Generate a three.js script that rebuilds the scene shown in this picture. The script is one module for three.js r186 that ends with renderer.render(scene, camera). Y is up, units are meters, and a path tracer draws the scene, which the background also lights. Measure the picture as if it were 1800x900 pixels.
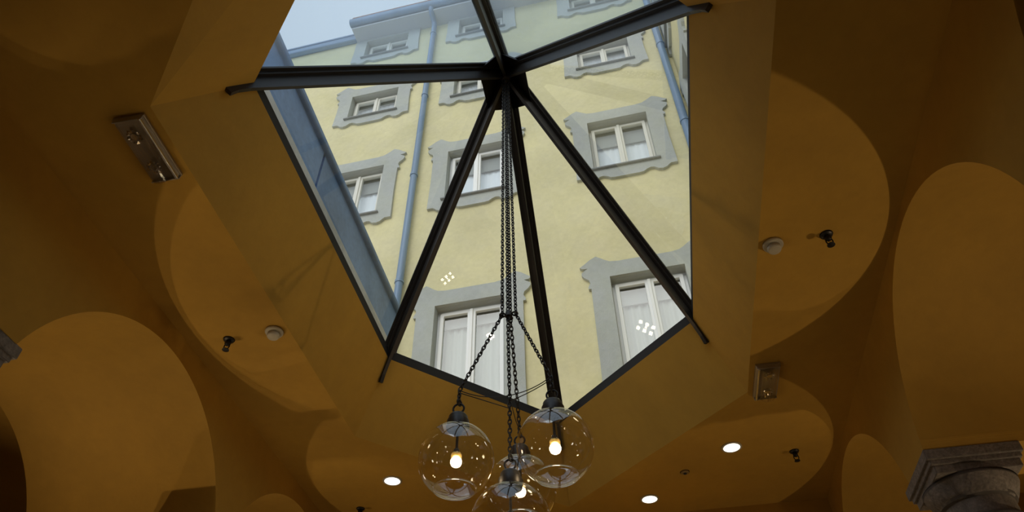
import * as THREE from 'three';
import { mergeGeometries, toCreasedNormals } from 'three/addons/utils/BufferGeometryUtils.js';
import { RoundedBoxGeometry } from 'three/addons/geometries/RoundedBoxGeometry.js';

// ---------------------------------------------------------------- camera, sky, daylight, exposure
const scene = new THREE.Scene();
const EYE = 1.5;                                   // height of the lens above the floor
const camera = new THREE.PerspectiveCamera(38.77, 2, 0.05, 200);
camera.position.set(0, EYE, 0);
camera.up.set(0.1368, 0.6989, 0.7020);
camera.lookAt(-0.11828, EYE + 0.71512, -0.68892);
scene.add(camera);
const renderer = new THREE.WebGLRenderer({ antialias: true });
renderer.toneMapping = THREE.LinearToneMapping;
renderer.toneMappingExposure = 1.0;
renderer.shadowMap.enabled = true;
scene.background = new THREE.Color().setRGB(0.77, 0.81, 0.87);      // bright overcast sky
const day = new THREE.DirectionalLight(new THREE.Color().setRGB(1, 0.97, 0.92), 0.95);   // veiled sun: very soft
day.position.set(-7, 24, 13); day.target.position.set(-1.5, 11, -8);
day.castShadow = true; day.shadow.radius = 75; day.shadow.mapSize.set(2048, 2048);
Object.assign(day.shadow.camera, { left: -14, right: 14, top: 14, bottom: -14, near: 1, far: 60 });
scene.add(day, day.target);
const WARM = new THREE.Color().setRGB(1, 0.74, 0.44);
const BULB_I = 0.095, UP_I = 8.8, DOWN_I = 2.6;

// ---------------------------------------------------------------- helpers
let seed = 7;
const rnd = () => { seed = (seed * 1664525 + 1013904223) >>> 0; return seed / 4294967296; };
const U = 2.7;                                     // ceiling height above the lens
const CEIL = EYE + U;
const P = (x, y, d) => new THREE.Vector3(x, y, -d);
const used = {};
function numbered(n) { const k = used[n] = (used[n] ?? -1) + 1; return k ? n + '_' + String(k).padStart(3, '0') : n; }
function shade(o) { o.castShadow = o.receiveShadow = true; return o; }
function tag(o, label, category, group) { o.userData = { label, category }; if (group) o.userData.group = group; return o; }
function thing(name, label, category, pos = [0, 0, 0], group) {
  const g = new THREE.Group(); g.name = numbered(name); g.position.set(...pos); tag(g, label, category, group); scene.add(g); return g;
}
function part(name, geo, mat, parent, label) {
  const list = Array.isArray(geo) ? geo : [geo];
  const g = list.length === 1 ? list[0] : mergeGeometries(list.map(q => { const r = q.index ? q.toNonIndexed() : q; for (const k of Object.keys(r.attributes)) if (!['position', 'normal', 'uv'].includes(k)) r.deleteAttribute(k); return r; }));
  const m = shade(new THREE.Mesh(g, mat)); m.name = name; if (label) m.userData.label = label; parent.add(m); return m;
}
function struct(name, geo, mat) { const m = part(name, geo, mat, scene); m.userData.kind = 'structure'; return m; }
function box(w, h, d, x = 0, y = 0, z = 0) { return new THREE.BoxGeometry(w, h, d).translate(x, y, z); }
function rbox(w, h, d, x = 0, y = 0, z = 0, r = 0.008) { return new RoundedBoxGeometry(w, h, d, 2, r).translate(x, y, z); }
function boxUV(g, s = 1) {                           // uv in metres from the way each face points
  const q = g.index ? g.toNonIndexed() : g, p = q.attributes.position, n = q.attributes.normal, uv = new Float32Array(p.count * 2);
  for (let i = 0; i < p.count; i++) {
    const ax = Math.abs(n.getX(i)), ay = Math.abs(n.getY(i)), az = Math.abs(n.getZ(i));
    const [a, b] = ax >= ay && ax >= az ? [p.getZ(i), p.getY(i)] : ay >= az ? [p.getX(i), p.getZ(i)] : [p.getX(i), p.getY(i)];
    uv[i * 2] = a * s; uv[i * 2 + 1] = b * s;
  }
  q.setAttribute('uv', new THREE.BufferAttribute(uv, 2)); return q;
}
function hull(lo, hi) {                              // a solid between two polygons with the same number of corners
  const n = lo.length, pos = [], tri = (a, b, c) => pos.push(...a.toArray(), ...b.toArray(), ...c.toArray());
  const mid = [...lo, ...hi].reduce((s, v) => s.add(v), new THREE.Vector3()).multiplyScalar(1 / (2 * n));
  const face = (...v) => { for (let i = 1; i < v.length - 1; i++) {
    const nn = new THREE.Vector3().subVectors(v[i], v[0]).cross(new THREE.Vector3().subVectors(v[i + 1], v[0]));
    if (nn.lengthSq() < 1e-14) continue;
    if (nn.dot(new THREE.Vector3().subVectors(v[0], mid)) > 0) tri(v[0], v[i], v[i + 1]); else tri(v[0], v[i + 1], v[i]); } };
  face(...lo); face(...hi);
  for (let i = 0; i < n; i++) { const j = (i + 1) % n; face(lo[i], lo[j], hi[j], hi[i]); }
  const g = new THREE.BufferGeometry(); g.setAttribute('position', new THREE.Float32BufferAttribute(pos, 3)); g.computeVertexNormals(); 
  g.setAttribute('uv', new THREE.Float32BufferAttribute(new Float32Array(pos.length / 3 * 2), 2)); return boxUV(g);
}
function tube(pts, r, seg = 24, rs = 8) { return new THREE.TubeGeometry(new THREE.CatmullRomCurve3(pts), seg, r, rs, false); }
function rod(a, b, r, n = 10) {
  const d = new THREE.Vector3().subVectors(b, a), g = new THREE.CylinderGeometry(r, r, d.length(), n);
  g.applyQuaternion(new THREE.Quaternion().setFromUnitVectors(new THREE.Vector3(0, 1, 0), d.clone().normalize()));
  return g.translate((a.x + b.x) / 2, (a.y + b.y) / 2, (a.z + b.z) / 2);
}
function lathe(pts, n = 40) { return new THREE.LatheGeometry(pts.map(([r, y]) => new THREE.Vector2(r, y)), n); }

// ---------------------------------------------------------------- procedural textures
function lattice(N, s) { const a = new Float32Array(N * N); let q = s >>> 0; for (let i = 0; i < N * N; i++) { q = (q * 1664525 + 1013904223) >>> 0; a[i] = q / 4294967296; } return a; }
function fbm(size, cells, octaves, s, gain = 0.5) {
  const out = new Float32Array(size * size); let amp = 1, tot = 0;
  for (let o = 0; o < octaves; o++, cells *= 2, amp *= gain) {
    const L = lattice(cells, s + o * 977); tot += amp;
    for (let y = 0; y < size; y++) for (let x = 0; x < size; x++) {
      const fx = x / size * cells, fy = y / size * cells, ix = fx | 0, iy = fy | 0, u = fx - ix, v = fy - iy;
      const a = u * u * (3 - 2 * u), b = v * v * (3 - 2 * v), jx = (ix + 1) % cells, jy = (iy + 1) % cells;
      out[y * size + x] += amp * ((L[iy * cells + ix] * (1 - a) + L[iy * cells + jx] * a) * (1 - b) + (L[jy * cells + ix] * (1 - a) + L[jy * cells + jx] * a) * b);
    }
  }
  for (let i = 0; i < out.length; i++) out[i] /= tot;
  return out;
}
function tex(size, fn, srgb, rep) {
  const d = new Uint8Array(size * size * 4);
  for (let i = 0; i < size * size; i++) { const c = fn(i); d[i * 4] = c[0] * 255; d[i * 4 + 1] = c[1] * 255; d[i * 4 + 2] = c[2] * 255; d[i * 4 + 3] = 255; }
  const t = new THREE.DataTexture(d, size, size); t.wrapS = t.wrapT = THREE.RepeatWrapping; t.magFilter = THREE.LinearFilter; t.minFilter = THREE.LinearMipmapLinearFilter; t.generateMipmaps = true;
  if (srgb) t.colorSpace = THREE.SRGBColorSpace; t.repeat.set(rep, rep); t.needsUpdate = true; return t;
}
const clamp = v => Math.min(1, Math.max(0, v));
const nA = fbm(512, 4, 6, 11), nB = fbm(512, 16, 5, 23, 0.6), nC = fbm(512, 64, 3, 37, 0.7);
const mottle = (amt, fine) => i => { const v = clamp(1 - amt + amt * (nA[i] * 1.6 - 0.3) - fine * (nC[i] - 0.5)); return [v, v, v]; };
const plasterMap = tex(512, mottle(0.14, 0.05), true, 0.28), plasterBump = tex(512, i => { const v = clamp(nB[i] * 0.6 + nC[i] * 0.4); return [v, v, v]; }, false, 0.7);
const stuccoMap = tex(512, i => { const v = clamp(0.97 - 0.13 * (nA[i] - 0.3) - 0.06 * (nC[i] - 0.5)); return [v, v, v * (0.96 + 0.06 * nB[i])]; }, true, 0.25);
const stuccoBump = tex(512, i => { const v = clamp(nC[i] * 0.7 + nB[i] * 0.3); return [v, v, v]; }, false, 1.3);
const stoneMap = tex(512, i => { const v = clamp(0.78 + 0.22 * (nB[i] - 0.5) + 0.3 * (nC[i] - 0.5)); return [v, v, v]; }, true, 1.6);
const zincMap = tex(512, i => { const v = clamp(0.86 + 0.3 * (nA[i] - 0.5) + 0.1 * (nC[i] - 0.5)); return [v, v, v]; }, true, 0.5);
const std = (r, g, b, rough, more = {}) => new THREE.MeshStandardMaterial({ color: new THREE.Color().setRGB(r, g, b), roughness: rough, ...more });
const M = {
  ochre: std(0.57, 0.325, 0.042, 0.85, { map: plasterMap, bumpMap: plasterBump, bumpScale: 0.0015 }),
  iron: std(0.03, 0.026, 0.023, 0.42, { metalness: 0.3 }),
  curbIron: std(0.012, 0.011, 0.010, 0.8),
  blackIron: std(0.02, 0.018, 0.017, 0.5, { metalness: 0.4 }),
  bronze: std(0.035, 0.032, 0.03, 0.4, { metalness: 0.5 }),
  stucco: std(0.74, 0.69, 0.435, 0.95, { map: stuccoMap, bumpMap: stuccoBump, bumpScale: 0.0018 }),
  greyStucco: std(0.47, 0.50, 0.49, 0.95, { map: stuccoMap, bumpMap: stuccoBump, bumpScale: 0.006 }),
  zinc: std(0.23, 0.41, 0.78, 0.55, { map: zincMap, metalness: 0.1 }),
  flashing: std(0.72, 0.76, 0.78, 0.6, { map: zincMap }),
  pipe: std(0.25, 0.38, 0.57, 0.45, { map: zincMap, metalness: 0.1 }),
  eave: std(0.45, 0.47, 0.50, 0.8),
  frame: std(0.70, 0.70, 0.64, 0.5),
  whiteFrame: std(0.86, 0.88, 0.88, 0.5),
  sill: std(0.40, 0.43, 0.44, 0.8, { map: stoneMap }),
  curtain: std(0.88, 0.93, 0.97, 0.95), lace: std(0.40, 0.43, 0.39, 0.95),  // the bluish white of curtain also stands in for sky reflected in the windows
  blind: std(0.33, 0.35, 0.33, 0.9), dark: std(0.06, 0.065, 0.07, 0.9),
  stone: std(0.36, 0.32, 0.29, 0.85, { map: stoneMap, bumpMap: stuccoBump, bumpScale: 0.004 }),
  floor: std(0.44, 0.33, 0.2, 0.45, { map: stoneMap }),
  white: std(0.50, 0.46, 0.36, 0.5), chrome: std(0.75, 0.74, 0.72, 0.22, { metalness: 1 }), nickel: std(0.42, 0.38, 0.31, 0.4, { metalness: 0.8 }),
  brass: std(0.7, 0.48, 0.16, 0.3, { metalness: 1 }),
  tile: std(0.30, 0.14, 0.09, 0.9),
};
const glass = (o) => new THREE.MeshPhysicalMaterial({ color: 0xffffff, transmission: 1, thickness: 0, roughness: 0, ior: 1.5, ...o });
M.pane = glass({ color: new THREE.Color().setRGB(0.95, 0.97, 0.95) });
M.hazePane = glass({ color: new THREE.Color().setRGB(0.85, 0.935, 1.0), roughness: 0.295 });   // blue tint and roughness put in to imitate a bluish haze
M.globe = glass({ color: new THREE.Color().setRGB(0.99, 0.99, 0.985), ior: 2.0 });
M.rim = new THREE.MeshPhysicalMaterial({ color: 0xffffff, transmission: 1, thickness: 0.006, roughness: 0, ior: 1.5 });
M.windowGlass = glass({ color: new THREE.Color().setRGB(0.95, 0.98, 1.0), ior: 2.0 });
M.crystal = glass({ color: new THREE.Color().setRGB(0.85, 0.8, 0.72), ior: 1.8, roughness: 0.05 });
M.bulb = new THREE.MeshStandardMaterial({ color: 0xffffff, emissive: new THREE.Color().setRGB(1, 0.80, 0.48), emissiveIntensity: 9 });
M.led = new THREE.MeshStandardMaterial({ color: 0xffffff, emissive: new THREE.Color().setRGB(1, 0.93, 0.82), emissiveIntensity: 2.6 });
M.lens = new THREE.MeshStandardMaterial({ color: 0xffffff, emissive: new THREE.Color().setRGB(1, 0.85, 0.6), emissiveIntensity: 0.5 });
M.ledBright = new THREE.MeshStandardMaterial({ color: 0xffffff, emissive: new THREE.Color().setRGB(1, 0.86, 0.66), emissiveIntensity: 22 });

// ---------------------------------------------------------------- the room: floor, arcade walls, ceiling, shaft
const XL = -0.90 * U, XR = 0.550 * U, ZF = 2.095 * U, XOL = -1.36 * U, XOR = 0.985 * U, SPRING = EYE + 0.715 * U;
const XEL = -6.9, XER = 6.0, ZN = -3.4;
struct('floor', boxUV(box(XER - XEL + 1, 0.2, ZF - ZN + 1, (XER + XEL) / 2, -0.1, -(ZF + ZN) / 2)), M.floor);
// one arcade: wall with round arches whose barrels run back over the side aisle and land on beams
function arcade(arches) {
  const s = new THREE.Shape(), a0 = ZN, a1 = ZF;
  s.moveTo(a0, CEIL); s.lineTo(a0, SPRING);
  for (const [zc, yc, r] of arches) {
    const Y = EYE + yc * U, R = r * U, C = zc * U, h = Math.acos((SPRING - Y) / R), n = 40;   // angle from straight up
    for (let i = 0; i <= n; i++) { const t = -h + 2 * h * i / n; const x = C + R * Math.sin(t); s.lineTo(Math.min(x, a1 - 0.004), i === 0 || i === n ? SPRING : Y + R * Math.cos(t)); }
  }
  s.lineTo(a1, SPRING); s.lineTo(a1, CEIL); s.closePath(); return s;
}
function arcadeGeo(arches, x0, x1) {                  // shape drawn in (distance, height), pushed from x0 to x1
  const g = new THREE.ExtrudeGeometry(arcade(arches), { depth: x1 - x0, bevelEnabled: false, curveSegments: 1 });
  g.rotateY(Math.PI / 2).translate(x0, 0, 0);        // (distance, y, depth) -> (depth, y, -distance)
  const q = boxUV(toCreasedNormals(g, 0.4)), p = q.attributes.position, n = q.attributes.normal, uv = q.attributes.uv;
  for (let i = 0; i < p.count; i++) if (Math.abs(n.getX(i)) < 0.5 && p.getY(i) < CEIL - 0.01 && p.getY(i) > SPRING + 0.001) {
    const d = -p.getZ(i), a = arches.reduce((b, c) => Math.abs(c[0] * U - d) < Math.abs(b[0] * U - d) ? c : b);
    uv.setXY(i, p.getX(i), Math.atan2(d - a[0] * U, p.getY(i) - EYE - a[1] * U) * a[2] * U);
  }
  return q;
}
const archL = [[-0.50, 0.609, 0.343], [0.24, 0.609, 0.343], [1.055, 0.609, 0.343], [1.757, 0.609, 0.343]];
const archR = [[-0.50, 0.655, 0.327], [0.26, 0.655, 0.327], [1.02, 0.655, 0.327], [1.795, 0.642, 0.330]];
struct('wall_left', arcadeGeo(archL, XOL, XL), M.ochre);
struct('wall_right', arcadeGeo(archR, XR, XOR), M.ochre);
struct('wall_far', boxUV(box(XER - XEL + 0.6, CEIL, 0.3, (XER + XEL) / 2, CEIL / 2, -ZF - 0.15)), M.ochre);
struct('wall_near', boxUV(box(XER - XEL + 0.6, CEIL, 0.3, (XER + XEL) / 2, CEIL / 2, -ZN + 0.15)), M.ochre);
struct('wall_outer_left', boxUV(box(0.3, CEIL, ZF - ZN, XEL - 0.15, CEIL / 2, -(ZF + ZN) / 2)), M.ochre);
struct('wall_outer_right', boxUV(box(0.3, CEIL, ZF - ZN, XER + 0.15, CEIL / 2, -(ZF + ZN) / 2)), M.ochre);
struct('ceiling_aisle_left', boxUV(box(XOL - XEL, 0.1, ZF - ZN, (XOL + XEL) / 2, CEIL - 0.05, -(ZF + ZN) / 2)), M.ochre);
struct('ceiling_aisle_right', boxUV(box(XER - XOR, 0.1, ZF - ZN, (XER + XOR) / 2, CEIL - 0.05, -(ZF + ZN) / 2)), M.ochre);

// hexagons: o = lower edge of the shaft in the ceiling, i = ring of the skylight, 1.17 times as high
const CX = -0.185 * U, CD = 1.02 * U, RING = EYE + 1.17 * U;
const hexa = (w, s, t) => [[-w, -s], [-w, s], [0, t], [w, s], [w, -s], [0, -t]].map(([x, d]) => [CX + x * U, CD + d * U]);   // A B C D E F
const outer = hexa(0.485, 0.494, 0.978), inner = hexa(0.391, 0.413, 0.808);
{
  const s = new THREE.Shape([[XEL - 0.3, ZN - 0.3], [XER + 0.3, ZN - 0.3], [XER + 0.3, 7.75], [XEL - 0.3, 7.75]].map(q => new THREE.Vector2(...q)));
  s.holes.push(new THREE.Path(outer.map(q => new THREE.Vector2(...q))));
  const g = new THREE.ExtrudeGeometry(s, { depth: RING - CEIL, bevelEnabled: false });
  g.rotateX(-Math.PI / 2).translate(0, CEIL, 0);     // (x, distance, up) -> (x, up, -distance)
  const ceiling = struct('ceiling', boxUV(g), M.ochre);
  for (let k = 0; k < 6; k++) {
    const [a, b] = [outer[k], outer[(k + 1) % 6]], [c, d] = [inner[k], inner[(k + 1) % 6]];
    const lo = [P(a[0], CEIL, a[1]), P(a[0], RING, a[1]), P(c[0], RING, c[1])], hi = [P(b[0], CEIL, b[1]), P(b[0], RING, b[1]), P(d[0], RING, d[1])];
    part(k ? 'shaft_wall_00' + k : 'shaft_wall', hull(lo, hi), M.ochre, ceiling, 'sloping plaster side of the skylight shaft');
  }
}

// ---------------------------------------------------------------- skylight
const HUB_Y = EYE + 1.753 * U, CURB = 0.092, DIP = 0.05, DEEP = 0.15;
const hubP = P(CX, HUB_Y, CD);
{
  const sky = thing('skylight', 'six sided pyramid skylight of dark iron bars and clear glass in the ceiling', 'skylight', [CX, RING, -CD]);
  const V = (x, y, d) => P(x - CX, y - RING, d - CD);
  const cor = inner.map(([x, d]) => [x, d]);
  const shrink = (k) => ([cor[k][0] - CX, cor[k][1] - CD]);
  const flangeTop = CURB + 0.012;
  for (let k = 0; k < 6; k++) {
    // curb bar along the ring
    const j = (k + 1) % 6, f = 1.003, q = (k, f, y) => V(CX + (cor[k][0] - CX) * f, RING + y, CD + (cor[k][1] - CD) * f);
    part(k ? 'curb_bar_00' + k : 'curb_bar', hull([q(k, f, -0.004), q(j, f, -0.004), q(j, 1.05, -0.004), q(k, 1.05, -0.004)], [q(k, f, CURB - 0.012), q(j, f, CURB - 0.012), q(j, 1.05, CURB - 0.012), q(k, 1.05, CURB - 0.012)]), M.curbIron, sky);
    // rafter: T section, web below, wide flange under the glass, the web running on as a fin along the corner of the shaft
    const [dx, dd] = shrink(k), L = Math.hypot(dx, dd), ux = dx / L, ud = dd / L, rise = HUB_Y - RING;
    const sx = outer[k][0] - cor[k][0], sd = outer[k][1] - cor[k][1], SL = Math.hypot(sx, sd), tip = 0.30;
    const at = (r, y, off) => new THREE.Vector3(ux * r + ud * off, y, -(ud * r - ux * off));
    const w = 0.011, W = 0.052, lerp = (r) => rise + (-DIP - rise) * r / L;                    // lower edge of the web
    const topY = (r) => rise + DEEP + (CURB - 0.012 - rise - DEEP) * r / L;                      // underside of the glass
    const solid = (q) => hull(q.map(([r, y]) => at(r, y, -w)), q.map(([r, y]) => at(r, y, w)));
    const web = solid([[0.015, lerp(0.015)], [L, lerp(L)], [L, topY(L)], [0.015, topY(0.015)]]);
    const tr = L + SL * tip, ty = -(RING - CEIL) * tip;
    const fin = solid([[L - 0.001, 0.03], [L - 0.001, -DIP], [tr * 0.45 + L * 0.55, ty * 0.45 - DIP * 0.95], [tr - 0.03, ty - 0.022], [tr - 0.008, ty - 0.012], [tr + 0.02, ty + 0.012], [L + 0.025, 0.02]]);
    const fl = (r, y, h, W) => [at(r, y, -W), at(r, y, W), at(r, y + h, W), at(r, y + h, -W)];
    const flange = hull(fl(0.03, topY(0.03) - 0.004, 0.016, W), fl(L + 0.02, topY(L + 0.02) - 0.004, 0.016, W));
    const lipS = hull(fl(0.03, topY(0.03) - 0.03, 0.026, 0.032), fl(L, topY(L) - 0.03, 0.026, 0.032));
    const rf = part(k ? 'rafter_00' + k : 'rafter', [web, fin], M.iron, sky);
    part('flange', [flange, lipS], M.iron, rf);
    // gusset plate between two rafters at the hub
    const [ex, ed] = shrink(j), g = 0.235, LJ = Math.hypot(ex, ed);
    const gp = (x, d, len, y) => new THREE.Vector3(x / len * g, rise + DEEP - 0.03 + y - g * (rise + DEEP - CURB) / len, -d / len * g);
    part(k ? 'gusset_plate_00' + k : 'gusset_plate', hull([gp(dx, dd, L, 0), gp(ex, ed, LJ, 0), new THREE.Vector3(0, rise + DEEP - 0.03, 0)], [gp(dx, dd, L, 0.02), gp(ex, ed, LJ, 0.02), new THREE.Vector3(0, rise + DEEP - 0.01, 0)]), M.blackIron, sky);
    // glass
    const apex = new THREE.Vector3(0, rise + DEEP + 0.012, 0), ga = new THREE.Vector3(dx * 1.02, CURB + 0.006, -dd * 1.02), gb = new THREE.Vector3(ex * 1.02, CURB + 0.006, -ed * 1.02);
    const sheets = k >= 4 ? [0, 0.016] : [0];       // second sheet added on the two tinted panes to thicken the haze
    const gg = new THREE.BufferGeometry(); gg.setAttribute('position', new THREE.Float32BufferAttribute(sheets.flatMap(h => [apex, ga, gb].flatMap(v => [v.x, v.y + h, v.z])), 3)); gg.computeVertexNormals();
    gg.setAttribute('uv', new THREE.Float32BufferAttribute(sheets.flatMap(() => [0, 0, 1, 0, 0, 1]), 2));
    part(k ? 'pane_00' + k : 'pane', gg, k >= 4 ? M.hazePane : M.pane, sky, k >= 4 ? 'glass pane tinted to imitate a bluish haze' : undefined);
  }
  part('hub', lathe([[0, HUB_Y - RING - 0.03], [0.03, HUB_Y - RING - 0.025], [0.04, HUB_Y - RING], [0.035, HUB_Y - RING + DEEP - 0.02], [0, HUB_Y - RING + DEEP - 0.02]], 24), M.iron, sky);
}

// ---------------------------------------------------------------- chandelier
{
  const RC = CD + 0.015, top = HUB_Y - 0.03;
  const c = thing('chandelier', 'chandelier of four clear glass globes hanging on long iron chains from the skylight hub', 'chandelier', [CX, top, -CD]);
  const O = new THREE.Vector3(CX, top, -CD), rel = (v) => v.clone().sub(O);
  const link = (() => { const g = new THREE.TorusGeometry(0.0085, 0.0031, 5, 10); g.scale(1, 1.7, 1); return g; })();
  function chain(pts, pitch = 0.0225) {
    const out = [], q = new THREE.Quaternion(), up = new THREE.Vector3(0, 1, 0); let flip = 0;
    for (let i = 0; i < pts.length - 1; i++) {
      const d = new THREE.Vector3().subVectors(pts[i + 1], pts[i]), n = Math.max(1, Math.round(d.length() / pitch));
      q.setFromUnitVectors(up, d.clone().normalize());
      for (let k = 0; k < n; k++, flip++) { const g = link.clone(); g.rotateY(flip % 2 ? 0.35 : 0.35 + Math.PI / 2); g.applyQuaternion(q); const m = pts[i].clone().addScaledVector(d, (k + 0.5) / n); g.translate(m.x, m.y, m.z); out.push(g); }
    }
    return out;
  }
  const RY = EYE + 0.908 * U;
  const ringC = P(CX + 0.002, RY, RC);
  const globes = [[P(-0.726, EYE + 1.627, 2.727), 0.164], [P(-0.293, EYE + 1.627, 2.704), 0.164], [P(-0.505, EYE + 1.645, 3.076), 0.164], [P(-0.497, EYE + 1.34, 2.765), 0.164]];
  const spread = [[-0.034, 0.0], [0.036, 0.004], [0.004, 0.03], [-0.004, -0.004]];
  // hook under the hub
  part('hook', [new THREE.TorusGeometry(0.02, 0.006, 8, 20).translate(0, 0.005, 0), new THREE.TorusGeometry(0.018, 0.005, 8, 20).rotateY(Math.PI / 2).translate(0, -0.025, 0)], M.bronze, c);
  // spreader: a small block with eyes
  const rr = rel(ringC);
  part('spreader_ring', [new THREE.TorusGeometry(0.014, 0.0045, 8, 18).rotateX(Math.PI / 2).translate(rr.x - 0.032, rr.y, rr.z), new THREE.TorusGeometry(0.014, 0.0045, 8, 18).rotateX(Math.PI / 2).translate(rr.x + 0.032, rr.y, rr.z), new THREE.TorusGeometry(0.014, 0.0045, 8, 18).rotateX(Math.PI / 2).translate(rr.x, rr.y, rr.z - 0.03), new THREE.CylinderGeometry(0.016, 0.019, 0.03, 16).translate(rr.x, rr.y, rr.z)], M.blackIron, c);
  const ties = [];
  globes.forEach(([g, R], k) => {
    const capTop = g.y + R + 0.028, s0 = new THREE.Vector3(CX + spread[k][0] * 0.5, top - 0.03, -CD - spread[k][1] * 0.5), s1 = new THREE.Vector3(ringC.x + spread[k][0], RY, ringC.z - spread[k][1]);
    const tieY = EYE + 1.985, tie = new THREE.Vector3(g.x, tieY, g.z), hookY = capTop + 0.108;
    if (k === 3) tie.set(ringC.x, tieY, ringC.z);
    ties.push(tie);
    const pts = k < 3 ? [s0, s1, tie, new THREE.Vector3(g.x, hookY, g.z)] : [s0, s1, tie, new THREE.Vector3(g.x, hookY, g.z)];
    part('chain', chain(pts.map(rel)), M.blackIron, c);
    // S hook, cap, globe, socket, bulb
    const o = rel(g);
    const globe = part(k ? 'glass_globe_00' + k : 'glass_globe', (() => {
      const p = []; for (let i = 0; i <= 60; i++) { const t = 0.30 + (Math.PI - 0.30 - 0.58) * i / 60; p.push([R * Math.sin(t), R * Math.cos(t)]); }
      return lathe(p, 72).translate(o.x, o.y, o.z); })(), M.globe, c);
    const rimT = Math.PI - 0.58;
    part('rim', new THREE.TorusGeometry(R * Math.sin(rimT), 0.0032, 8, 64).rotateX(Math.PI / 2).translate(o.x, o.y + R * Math.cos(rimT), o.z), M.rim, globe, 'thickened edge of the open bottom');
    part('cap', lathe([[0.001, R + 0.068], [0.014, R + 0.067], [0.036, R + 0.06], [0.043, R + 0.05], [0.044, R + 0.034], [0.05, R + 0.028], [0.052, R - 0.004], [0.05, R - 0.014], [0.03, R - 0.026], [0.016, R - 0.04], [0.001, R - 0.04]], 40).translate(o.x, o.y, o.z), M.bronze, globe);
    part('cap_hook', [new THREE.TorusGeometry(0.025, 0.0048, 8, 28, 5.2).rotateZ(-1.0).translate(o.x, o.y + R + 0.095, o.z), new THREE.TorusGeometry(0.015, 0.0046, 8, 20).rotateY(1.2).translate(o.x + 0.002, o.y + R + 0.128, o.z)], M.blackIron, globe);
    part('socket', lathe([[0.001, R - 0.02], [0.006, R - 0.02], [0.006, 0.055], [0.012, 0.05], [0.015, 0.03], [0.001, 0.028]], 20).translate(o.x, o.y, o.z), M.blackIron, globe);
    part('collar', lathe([[0.001, 0.034], [0.018, 0.032], [0.023, 0.024], [0.023, 0.014], [0.016, 0.01], [0.001, 0.01]], 24).translate(o.x, o.y, o.z), M.brass, globe, 'golden collar above the bulb');
    part('bulb', lathe([[0.001, 0.013], [0.013, 0.011], [0.02, 0.004], [0.0245, -0.006], [0.0245, -0.015], [0.02, -0.026], [0.012, -0.032], [0.001, -0.0345]], 24).translate(o.x, o.y, o.z), M.bulb, globe);
    const pl = new THREE.PointLight(WARM, BULB_I, 0, 2); pl.position.set(o.x, o.y - 0.015, o.z); pl.castShadow = true; pl.shadow.radius = 1; c.add(pl);
  });
  // the thin double flex from the left globe past the middle chains to the right globe
  const wire = (a, b, sag, dy) => { const m = a.clone().lerp(b, 0.5); m.y -= sag; return tube([a.clone().add(new THREE.Vector3(0, dy, 0)), a.clone().lerp(m, 0.5).add(new THREE.Vector3(0, dy - sag * 0.25, 0)), m.add(new THREE.Vector3(0, dy, 0)), b.clone().lerp(m, 0.5).add(new THREE.Vector3(0, -sag * 0.2, 0)), b], 0.0022, 24, 6); };
  const mid = ties[3].clone(); mid.y -= 0.03; const back = ties[2].clone(); back.y -= 0.02;
  part('flex', [wire(rel(ties[0]), rel(mid), 0.02, 0), wire(rel(ties[0]).add(new THREE.Vector3(0, -0.012, 0)), rel(mid).add(new THREE.Vector3(0, -0.07, 0)), 0.0, 0), wire(rel(ties[1]), rel(mid), 0.015, 0), wire(rel(ties[1]).add(new THREE.Vector3(0, -0.014, 0)), rel(mid).add(new THREE.Vector3(0, -0.03, 0)), 0.008, 0), wire(rel(back), rel(mid), 0.02, 0)], M.blackIron, c);
}

// ---------------------------------------------------------------- columns
function column(x, d, label, group) {
  const c = thing('column', label, 'column', [x, 0, -d], group), T = SPRING;
  const sq = (h, y, w) => rbox(w, h, w, 0, y + h / 2, 0, 0.006);
  part('shaft', boxUV(lathe([[0.001, 0], [0.24, 0], [0.24, 0.1], [0.225, 0.14], [0.225, 0.17], [0.19, 0.21], [0.19, 0.25], [0.178, 1.2], [0.162, T - 0.36], [0.001, T - 0.36]], 56)), M.stone, c);
  const cap = part('capital', boxUV(lathe([[0.001, T - 0.37], [0.162, T - 0.37], [0.164, T - 0.35], [0.186, T - 0.345], [0.192, T - 0.33], [0.186, T - 0.315], [0.166, T - 0.31], [0.166, T - 0.23], [0.170, T - 0.222], [0.182, T - 0.22], [0.184, T - 0.205], [0.194, T - 0.2], [0.212, T - 0.165], [0.226, T - 0.135], [0.228, T - 0.118], [0.001, T - 0.118]], 56)), M.stone, c);
  part('abacus', [boxUV(sq(0.05, T - 0.118, 0.41)), boxUV(sq(0.03, T - 0.075, 0.435)), boxUV(sq(0.055, T - 0.05, 0.46))], M.stone, cap);
}
column(XR + 0.225, 1.425 * U, 'grey stone column with moulded square capital between the two right hand arches');
column(XR + 0.225, 0.600 * U, 'grey stone column nearest the camera under the right arcade');
column(XL - 0.235, 0.660 * U, 'grey stone column whose capital just shows at the left picture edge');
column(XL - 0.235, 1.407 * U, 'grey stone column farther along under the left arcade');

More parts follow.
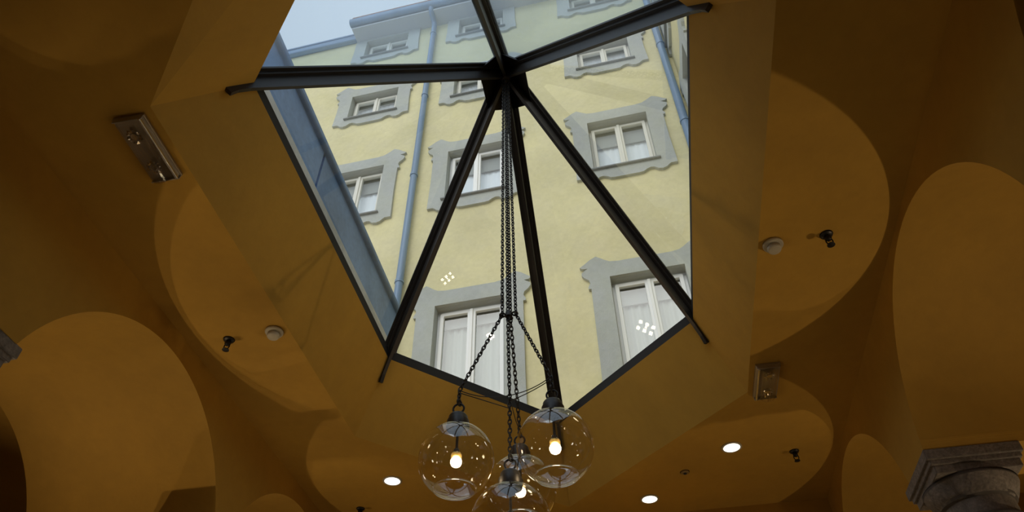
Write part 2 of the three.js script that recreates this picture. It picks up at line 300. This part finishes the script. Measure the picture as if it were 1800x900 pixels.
// ---------------------------------------------------------------- ceiling fittings
const onCeil = (x, d) => [x * U, CEIL, -d * U];
function crystalLight(x, d, dir, label) {            // dir = +1: the bright rail is towards +x
  const c = thing('crystal_light', label, 'ceiling light', onCeil(x, d));
  part('base_plate', rbox(0.15, 0.018, 0.34, 0, -0.009, 0, 0.004), M.nickel, c);
  part('rail', rbox(0.012, 0.03, 0.335, dir * 0.058, -0.03, 0, 0.004), M.chrome, c, 'bright polished rail along the side');
  part('end_plate', rbox(0.14, 0.03, 0.006, 0, -0.024, 0.166, 0.003), M.nickel, c);
  part('end_plate', rbox(0.14, 0.03, 0.006, 0, -0.024, -0.166, 0.003), M.nickel, c);
  const pf = []; for (let i = 0; i <= 24; i++) { const t = Math.PI * i / 24; pf.push(new THREE.Vector2(0.056 * Math.cos(t) - dir * 0.008, -0.016 - (0.052 + 0.003 * (i % 2)) * Math.sin(t))); }
  const sh = new THREE.Shape(pf);
  part('glass_cover', new THREE.ExtrudeGeometry(sh, { depth: 0.31, bevelEnabled: false }).translate(0, 0, -0.155), M.crystal, c);
  for (const s of [-0.085, 0.085]) {
    const gem = [];
    for (let i = 0; i < 12; i++) { const a = i / 12 * Math.PI * 2; gem.push(new THREE.OctahedronGeometry(0.007 + 0.005 * rnd(), 0).rotateX(rnd() * 3).rotateZ(rnd() * 3).translate(-dir * 0.008 + 0.026 * Math.cos(a), -0.036 - 0.008 * rnd(), s + 0.03 * Math.sin(a))); }
    gem.push(new THREE.CylinderGeometry(0.012, 0.016, 0.024, 12).translate(-dir * 0.008, -0.03, s));
    part('crystal_cluster', gem, M.chrome, c, 'faceted glittering cluster inside the cover');
  }
}
crystalLight(-0.712, 0.598, 1, 'slim crystal ceiling light with bright rail beside the left corner of the shaft');
crystalLight(0.340, 1.468, -1, 'slim crystal ceiling light with faceted clusters beside the right corner of the shaft');
function detector(x, d, label) {
  const c = thing('smoke_detector', label, 'smoke detector', onCeil(x, d));
  part('base', lathe([[0.001, 0], [0.052, 0], [0.052, -0.012], [0.046, -0.02], [0.001, -0.02]], 36), M.white, c);
  part('head', lathe([[0.001, -0.02], [0.034, -0.02], [0.036, -0.038], [0.03, -0.048], [0.001, -0.05]], 36), M.white, c);
}
detector(-0.701, 1.086, 'white smoke detector on the ceiling left of the shaft');
detector(0.327, 1.027, 'white smoke detector on the ceiling right of the shaft');
function sprinkler(x, d, label) {
  const c = thing('sprinkler', label, 'sprinkler', onCeil(x, d));
  part('escutcheon', lathe([[0.001, 0], [0.034, 0], [0.03, -0.008], [0.016, -0.013], [0.001, -0.013]], 28), M.bronze, c);
  part('body', lathe([[0.001, -0.01], [0.017, -0.01], [0.018, -0.034], [0.012, -0.042], [0.001, -0.042]], 6), M.blackIron, c);
  for (const s of [-1, 1]) part('arm', tube([new THREE.Vector3(s * 0.014, -0.036, 0), new THREE.Vector3(s * 0.016, -0.055, 0), new THREE.Vector3(s * 0.005, -0.074, 0)], 0.0035, 10, 6), M.blackIron, c);
  part('deflector', lathe([[0.001, -0.072], [0.019, -0.073], [0.02, -0.077], [0.001, -0.078]], 16), M.blackIron, c);
}
sprinkler(-0.808, 1.094, 'dark sprinkler head on the ceiling beside the left smoke detector');
sprinkler(0.425, 1.021, 'dark sprinkler head on the ceiling beside the right smoke detector');
sprinkler(0.433, 1.810, 'dark sprinkler head on the ceiling right of the far recessed downlights');
sprinkler(-0.780, 1.885, 'dark sprinkler head at the bottom picture edge left of the chandelier');
function downlight(x, d, label) {
  const c = thing('downlight', label, 'downlight', onCeil(x, d));
  part('trim_ring', lathe([[0.058, 0], [0.072, 0], [0.072, -0.004], [0.066, -0.008], [0.058, -0.006]], 40), M.white, c);
  part('diffuser', lathe([[0.001, -0.0045], [0.0585, -0.0045]], 40), M.led, c, 'glowing white disc');
  const l = new THREE.SpotLight(new THREE.Color().setRGB(1, 0.86, 0.66), DOWN_I, 0, 1.0, 0.8, 2); l.position.set(0, -0.02, 0); l.target.position.set(0, -3, 0); l.castShadow = true; l.shadow.radius = 2.5; c.add(l, l.target);
}
downlight(-0.643, 1.748, 'round glowing downlight in the ceiling left of the chandelier globes');
downlight(0.270, 1.757, 'round glowing downlight in the ceiling nearest the right crystal light');
downlight(0.046, 1.996, 'round glowing downlight in the ceiling beside the far shaft tip right of the globes');
downlight(-0.643, 0.290, 'round glowing downlight added out of view in the near left part of the ceiling');
downlight(0.270, 0.290, 'round glowing downlight added out of view in the near right part of the ceiling');  // near pair: mirrors the far ones out of view, added for more glints
{ const c = thing('ceiling_sensor', 'small dim round cover on the ceiling between the two right downlights', 'sensor', onCeil(0.148, 1.862));
  part('cover', lathe([[0.001, -0.012], [0.025, -0.01], [0.036, 0], [0.001, 0]], 28), std(0.30, 0.2, 0.07, 0.6), c); part('lens', lathe([[0.001, -0.02], [0.01, -0.018], [0.014, -0.01]], 20), M.blackIron, c); }

// unseen six-light lamps: two read off glass reflections, the rest added for globe glints
function sixLights(g, x, y, z, ry, rx) {
  const head = part('lamp_head', rbox(0.17, 0.25, 0.035, 0, 0, 0, 0.01), M.blackIron, g); head.position.set(x, y, z); head.rotation.set(rx, ry, 0, 'YXZ');
  for (let i = 0; i < 6; i++) part('led', rbox(0.04, 0.04, 0.008, (i % 2 - 0.5) * 0.075, (Math.floor(i / 2) - 1) * 0.078, 0.02, 0.003), M.ledBright, head);
  const l = new THREE.SpotLight(WARM, 0.06, 0, 1.2, 0.8, 2); l.position.set(0, 0, 0.04); l.target.position.set(0, 0, 2); l.castShadow = true; l.shadow.radius = 0.5; head.add(l, l.target);
}
function unseenColumnLamp(x, y, d, ry, label) {
  const c = thing('unseen_column_lamp', label, 'wall lamp', [x, y, -d]);
  part('bracket', box(0.04, 0.06, 0.07, 0, 0, 0), M.blackIron, c); sixLights(c, Math.sin(ry) * 0.05, 0, Math.cos(ry) * 0.05, ry, -0.55);
}
unseenColumnLamp(XL - 0.055, EYE + 1.56, 1.407 * U, Math.PI / 2, 'six light lamp on the far left column');
unseenColumnLamp(XL - 0.055, EYE + 1.15, 0.660 * U, Math.PI / 2, 'unseen six light lamp added for glints on the near left column');
unseenColumnLamp(XR + 0.045, EYE + 1.05, 0.600 * U, -Math.PI / 2, 'unseen six light lamp added for glints on the near right column');  // both near column lamps are added out of view for glints
[[-2.0, 2.6], [-0.5, 3.0], [1.0, 2.5]].forEach(([x, y], i) => { const c = thing('added_wall_lamp', ['left', 'middle', 'right'][i] + ' six light lamp added for glints on the wall behind the camera', 'wall lamp', [x, y, -ZN - 0.03]);
  part('bracket', box(0.05, 0.06, 0.06, 0, 0, 0), M.blackIron, c); sixLights(c, 0, 0, -0.05, Math.PI, -0.2); });  // these and the far wall pair are added only to glint in the globes
[[-1.7, 2.3], [0.7, 2.3]].forEach(([x, y], i) => { const c = thing('added_wall_lamp', ['left', 'right'][i] + ' unseen six light lamp added for glints low on the far end wall', 'wall lamp', [x, y, -ZF + 0.03]);
  part('bracket', box(0.05, 0.06, 0.06, 0, 0, 0), M.blackIron, c); sixLights(c, 0, 0, 0.05, 0, -0.2); });
{ const c = thing('floor_lamp', 'six light floor lamp standing in the right aisle', 'floor lamp', [3.6, 0, -2.10]);
  part('base', lathe([[0.001, 0], [0.14, 0], [0.14, 0.02], [0.02, 0.035], [0.001, 0.035]], 32), M.blackIron, c);
  part('pole', new THREE.CylinderGeometry(0.014, 0.014, 1.40, 16).translate(0, 0.72, 0), M.blackIron, c); sixLights(c, -0.03, 1.47, 0, -Math.PI / 2, -0.6); }

// uplights on the floor outside the arcades: they throw the arch shaped light on the ceiling
function uplight(x, d, tx, td, power, label) {
  const c = thing('floor_uplight', label, 'uplight', [x * 1, 0, -d], 'uplights outside the arcades');
  part('can', lathe([[0.001, 0], [0.07, 0], [0.07, 0.1], [0.064, 0.115], [0.058, 0.1], [0.001, 0.1]], 28), M.blackIron, c);
  part('lens', lathe([[0.001, 0.106], [0.056, 0.106]], 28), M.lens, c);
  const l = new THREE.SpotLight(WARM, power, 0, 0.42, 0.6, 2); l.position.set(0, 0.13, 0); l.target.position.set(tx - x, CEIL, -(td - d)); l.castShadow = true; l.shadow.radius = 3.5; c.add(l, l.target);
}
uplight(XR + 3.70, 1.075 * U, XR - 0.4, 1.03 * U, UP_I * 2.2, 'floor uplight aimed through the middle right arch');
uplight(XR + 3.15, 1.76 * U, XR - 0.4, 1.79 * U, UP_I * 1.0, 'floor uplight aimed through the far right arch');
uplight(XL - 3.15, 1.757 * U, XL + 0.4, 1.757 * U, UP_I * 1.0, 'floor uplight aimed through the far left arch');
uplight(XL - 3.15, 1.055 * U, XL + 0.4, 1.055 * U, UP_I, 'outer floor uplight aimed through the middle left arch');
uplight(XL - 2.25, 1.055 * U, XL + 0.4, 1.055 * U, UP_I * 0.8, 'inner floor uplight aimed through the middle left arch');

// ---------------------------------------------------------------- outside: zinc upstand, yellow building, side wing
{
  const x = -1.72, w = thing('zinc_parapet', 'blue grey sheet zinc parapet running along the left edge outside the skylight', 'parapet', [x, RING, 0]);
  const y1 = EYE + 3.64 - RING, y2 = EYE + 3.985 - RING, y3 = EYE + 4.045 - RING;
  part('flashing', boxUV(box(0.10, y1, 6.95, -0.05, y1 / 2, -0.975)), M.flashing, w, 'paler strip at its foot');
  const cuts = [2.5, 0.62, -1.02, -2.66, -4.45];
  for (let i = 0; i < cuts.length - 1; i++) {
    const len = cuts[i] - cuts[i + 1];
    part(i ? 'zinc_sheet_00' + i : 'zinc_sheet', boxUV(box(0.12, y2 - y1, len - 0.025, -0.06, (y1 + y2) / 2, (cuts[i] + cuts[i + 1]) / 2)), M.zinc, w);
  }
  part('backing', box(0.09, y2 - y1, 6.95, -0.07, (y1 + y2) / 2, -0.975), M.zinc, w);
  part('coping', boxUV(rbox(0.22, y3 - y2, 6.95, -0.075, (y2 + y3) / 2, -0.975, 0.02)), M.zinc, w);
}
const ZB = 7.9;
// ornate plaster surround, drawn about the middle of the opening at sill height
function surroundShape(hw, H, ears, bottom) {
  const top = H + (ears ? 0.29 : 0.12), side = hw + 0.29;
  const half = [];                                   // right half, from the top middle round to the bottom middle
  half.push([0, top]); half.push([hw * 0.72, top]);
  if (ears) half.push([hw * 0.95, top + 0.02], [hw + 0.05, top + 0.07], [hw + 0.12, top + 0.13], [hw + 0.17, top + 0.165], [hw + 0.27, top + 0.11], [hw + 0.35, top + 0.04], [hw + 0.43, top - 0.02], [hw + 0.38, top - 0.055], [hw + 0.31, top - 0.06], [hw + 0.35, top - 0.09], [hw + 0.405, top - 0.13], [hw + 0.41, top - 0.18], [hw + 0.375, top - 0.24], [hw + 0.31, top - 0.30], [hw + 0.295, top - 0.36], [hw + 0.33, top - 0.44], [hw + 0.33, top - 0.475], [side, top - 0.475]);
  else half.push([side, top]);
  half.push([side, H * 0.4], [side + 0.02, -bottom + 0.05], [side + 0.02, -bottom]);
  const W = side;
  for (const [f, dy] of [[0.90, 0.0], [0.86, 0.02], [0.80, 0.075], [0.72, 0.10], [0.63, 0.085], [0.55, 0.025], [0.48, 0.015], [0.40, 0.045], [0.33, 0.09], [0.24, 0.10], [0, 0.10]]) half.push([W * f, -bottom - dy]);
  const all = [...half, ...half.slice(1, -1).reverse().map(([x, y]) => [-x, y])];
  const s = new THREE.Shape(all.map(q => new THREE.Vector2(...q)));
  s.holes.push(new THREE.Path([[-hw, 0], [hw, 0], [hw, H], [-hw, H]].map(q => new THREE.Vector2(...q))));
  return s;
}
const sg = {};
function makeWindow(parent, cx, sill, head, hw, o = {}) {
  const H = head - sill, D = 0.17;
  const key = [hw, H.toFixed(2), o.ears, o.bottom].join();
  // casements: outer frame, centre post and rails
  const fr = [], f = 0.055, z0 = -D;
  fr.push(box(2 * hw, f, 0.07, 0, H - f / 2, z0), box(2 * hw, f, 0.07, 0, f / 2, z0), box(f, H, 0.07, -hw + f / 2, H / 2, z0), box(f, H, 0.07, hw - f / 2, H / 2, z0));
  for (const s of [-1, 1]) {
    const w = hw - f, c = s * (f / 2 + w / 2 - f / 4), cw = w - 0.005, b = 0.06;
    fr.push(rbox(b, H - 2 * f, 0.06, s * 0.035, H / 2, z0 + 0.045, 0.008), rbox(b, H - 2 * f, 0.06, s * (hw - f - b / 2 + 0.01), H / 2, z0 + 0.045, 0.008), rbox(hw - f, b, 0.056, s * (hw - f) / 2, H - f - b / 2 + 0.01, z0 + 0.045, 0.008), rbox(hw - f, b + 0.015, 0.056, s * (hw - f) / 2, f + b / 2 - 0.01, z0 + 0.045, 0.008));
  }
  fr.push(rbox(0.05, H - 2 * f, 0.03, 0, H / 2, z0 + 0.085, 0.008));
  const win = part(numbered('window'), fr, o.white ? M.whiteFrame : M.frame, parent, o.label);
  win.position.set(cx, sill, 0);
  for (const s of [-1, 1]) part('pane', new THREE.PlaneGeometry(hw - f - 0.09, H - 2 * f - 0.10).translate(s * (hw - f + 0.03) / 2, H / 2, z0 + 0.04), M.windowGlass, win);
  part('surround', sg[key] ??= boxUV(new THREE.ExtrudeGeometry(surroundShape(hw, H, o.ears ?? true, o.bottom ?? 0.20), { depth: 0.055, bevelEnabled: false })), M.greyStucco, win, 'grey plaster surround with scalloped edges');
  part('reveal', [box(0.02, H, D + 0.1, -hw - 0.009, H / 2, -D / 2 - 0.05), box(0.02, H, D + 0.1, hw + 0.009, H / 2, -D / 2 - 0.05), box(2 * hw + 0.04, 0.02, D + 0.1, 0, H + 0.009, -D / 2 - 0.05)], M.greyStucco, win);
  part('sill', rbox(2 * hw + 0.12, 0.035, D + 0.10, 0, -0.014, -D / 2 + 0.055, 0.008), M.sill, win);
  // curtain with folds, hung inside; the upper band is the blind
  const split = o.blind ?? 0.35, wave = new THREE.PlaneGeometry(2 * hw, H + 0.06, 90, 1), p = wave.attributes.position;
  for (let i = 0; i < p.count; i++) p.setZ(i, (o.lace ? 0.014 : 0.005) * Math.sin(p.getX(i) * 55) + 0.003 * Math.sin(p.getX(i) * 23 + 1));
  wave.computeVertexNormals();
  part('curtain', wave.translate(0, H / 2 + 0.03, z0 - 0.135), o.lace ? M.lace : M.curtain, win);
  if (split > 0) part('blind', box(2 * hw, H * split, 0.012, 0, H * (1 - split / 2), z0 - 0.085), M.blind, win);
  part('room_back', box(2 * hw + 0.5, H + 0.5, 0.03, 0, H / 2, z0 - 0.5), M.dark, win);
  return win;
}
function facadeWall(x0, x1, y0, y1, holes, depth) {
  const s = new THREE.Shape([[x0, y0], [x1, y0], [x1, y1], [x0, y1]].map(q => new THREE.Vector2(...q)));
  for (const [cx, hw, a, b] of holes) s.holes.push(new THREE.Path([[cx - hw, a], [cx + hw, a], [cx + hw, b], [cx - hw, b]].map(q => new THREE.Vector2(...q))));
  return boxUV(new THREE.ExtrudeGeometry(s, { depth, bevelEnabled: false }).translate(0, 0, -depth));
}
{
  const b = thing('yellow_building', 'tall yellow plaster building with ornate grey window surrounds beyond the skylight glass', 'building', [0, RING - 0.02, -ZB]);
  b.rotation.y = -THREE.MathUtils.degToRad(3);
  const Y = v => v * ZB + EYE - (RING - 0.02), hw = 0.545;
  const cols = [-0.560 * ZB, -0.2575 * ZB, 0.083 * ZB];
  const rows = [[0.62, 0.940, 'lowest'], [1.262, 1.441, 'second'], [1.687, 1.800, 'third'], [2.021, 2.122, 'top']];
  const holes = []; for (const c of cols) for (const [a, h] of rows) holes.push([c, hw, Y(a), Y(h)]);
  part('facade', facadeWall(-9.5, 2.1, 0, Y(2.16), holes, 0.24), M.stucco, b);
  rows.forEach(([a, h], r) => cols.forEach((c, k) => makeWindow(b, c, Y(a), Y(h), hw, {
    ears: r < 3, bottom: r === 0 ? 0.2 : r === 1 ? 0.19 : r === 2 ? 0.16 : 0.14, white: r === 0 || (r === 1 && k === 1), lace: r === 0,
    blind: [[0.12, 0.10, 0.14], [0.3, 0.32, 0.32], [0.12, 0.1, 0.1], [0.25, 0.3, 0.3]][r][k] })));
  // eaves: boarded soffit, gutter, roof edge
  const soffit = Y(2.133), xl = -5.25;
  part('soffit', [box(1.93 - xl, 0.06, 0.42, (1.93 + xl) / 2, soffit + 0.03, 0.21)], M.eave, b);
  part('gutter', (() => { const p = []; for (let i = 0; i <= 14; i++) { const t = Math.PI * i / 14; p.push(new THREE.Vector2(-0.10 * Math.cos(t), -0.11 * Math.sin(t))); } p.push(new THREE.Vector2(0.1, 0.06), new THREE.Vector2(-0.1, 0.06));
    return new THREE.ExtrudeGeometry(new THREE.Shape(p), { depth: 1.93 - xl + 0.04, bevelEnabled: false }).rotateY(Math.PI / 2).translate(xl - 0.04, soffit + 0.20, 0.46); })(), M.pipe, b);
  part('gutter', [rbox(4.3, 0.2, 0.14, xl - 2.15, soffit + 0.16, 0.07, 0.03), box(4.3, 0.05, 0.2, xl - 2.15, soffit + 0.27, 0.06)], M.pipe, b);
  part('roof', [hull([[-9.5, 0.40, 0.52], [1.93, 0.40, 0.52], [1.93, 0.28, 0.5], [-9.5, 0.28, 0.5]].map(([x, y, z]) => new THREE.Vector3(x < -9 ? xl : x, soffit + y, z)), [[0, 1.7, -2.6], [1, 1.7, -2.6], [1, 1.58, -2.6], [0, 1.58, -2.6]].map(([x, y, z]) => new THREE.Vector3(x ? 1.93 : xl, soffit + y, z)))], M.tile, b);
  // rain pipes with clips
  for (const [px, r, y1] of [[-0.405 * ZB, 0.063, soffit - 0.02], [0.229 * ZB, 0.075, soffit]]) {
    const pts = [new THREE.Vector3(px, 0, 0.10), new THREE.Vector3(px, y1 * 0.5, 0.10), new THREE.Vector3(px, y1 - 0.25, 0.10), new THREE.Vector3(px, y1 - 0.08, 0.14), new THREE.Vector3(px, y1 + 0.05, 0.40), new THREE.Vector3(px, y1 + 0.14, 0.44)];
    const pp = part(numbered('rain_pipe'), [rod(pts[0], pts[2], r, 20), tube(pts.slice(2), r, 20, 14)], M.pipe, b);
    for (let y = 2.14; y < y1 - 0.3; y += 2.75) part('pipe_clip', [new THREE.CylinderGeometry(r + 0.012, r + 0.012, 0.05, 20).translate(px, y, 0.10), box(0.03, 0.04, 0.08, px, y, 0.03)], M.pipe, pp);
  }
}
{
  const w = thing('side_wing', 'pale yellow side wing with grey window surrounds squeezed against the right edge of the glass', 'building', [1.97, RING - 0.02, 0]);
  w.rotation.y = -Math.PI / 2;                       // its face looks to -x: local x runs with the distance... towards +z
  const y0 = RING - 0.02, holes = [[-7.15, 0.33, 13.2 + EYE - y0, 14.5 + EYE - y0], [-6.45, 0.0, 0, 0]];
  const wins = [[-7.0, 9.6, 11.6, 0.36], [-7.35, 13.4, 15.2, 0.3], [-4.9, 9.9, 11.9, 0.5], [-4.9, 13.2, 14.8, 0.5]];
  part('facade', facadeWall(-7.78, -2.4, 0, 17.4, wins.map(([c, a, h, hw]) => [c, hw, a + EYE - y0, h + EYE - y0]), 0.24), M.stucco, w);
  for (const [c, a, h, hw] of wins) makeWindow(w, c, a + EYE - y0, h + EYE - y0, hw, { ears: true, bottom: 0.18, blind: 0.5 });
}
renderer.render(scene, camera);
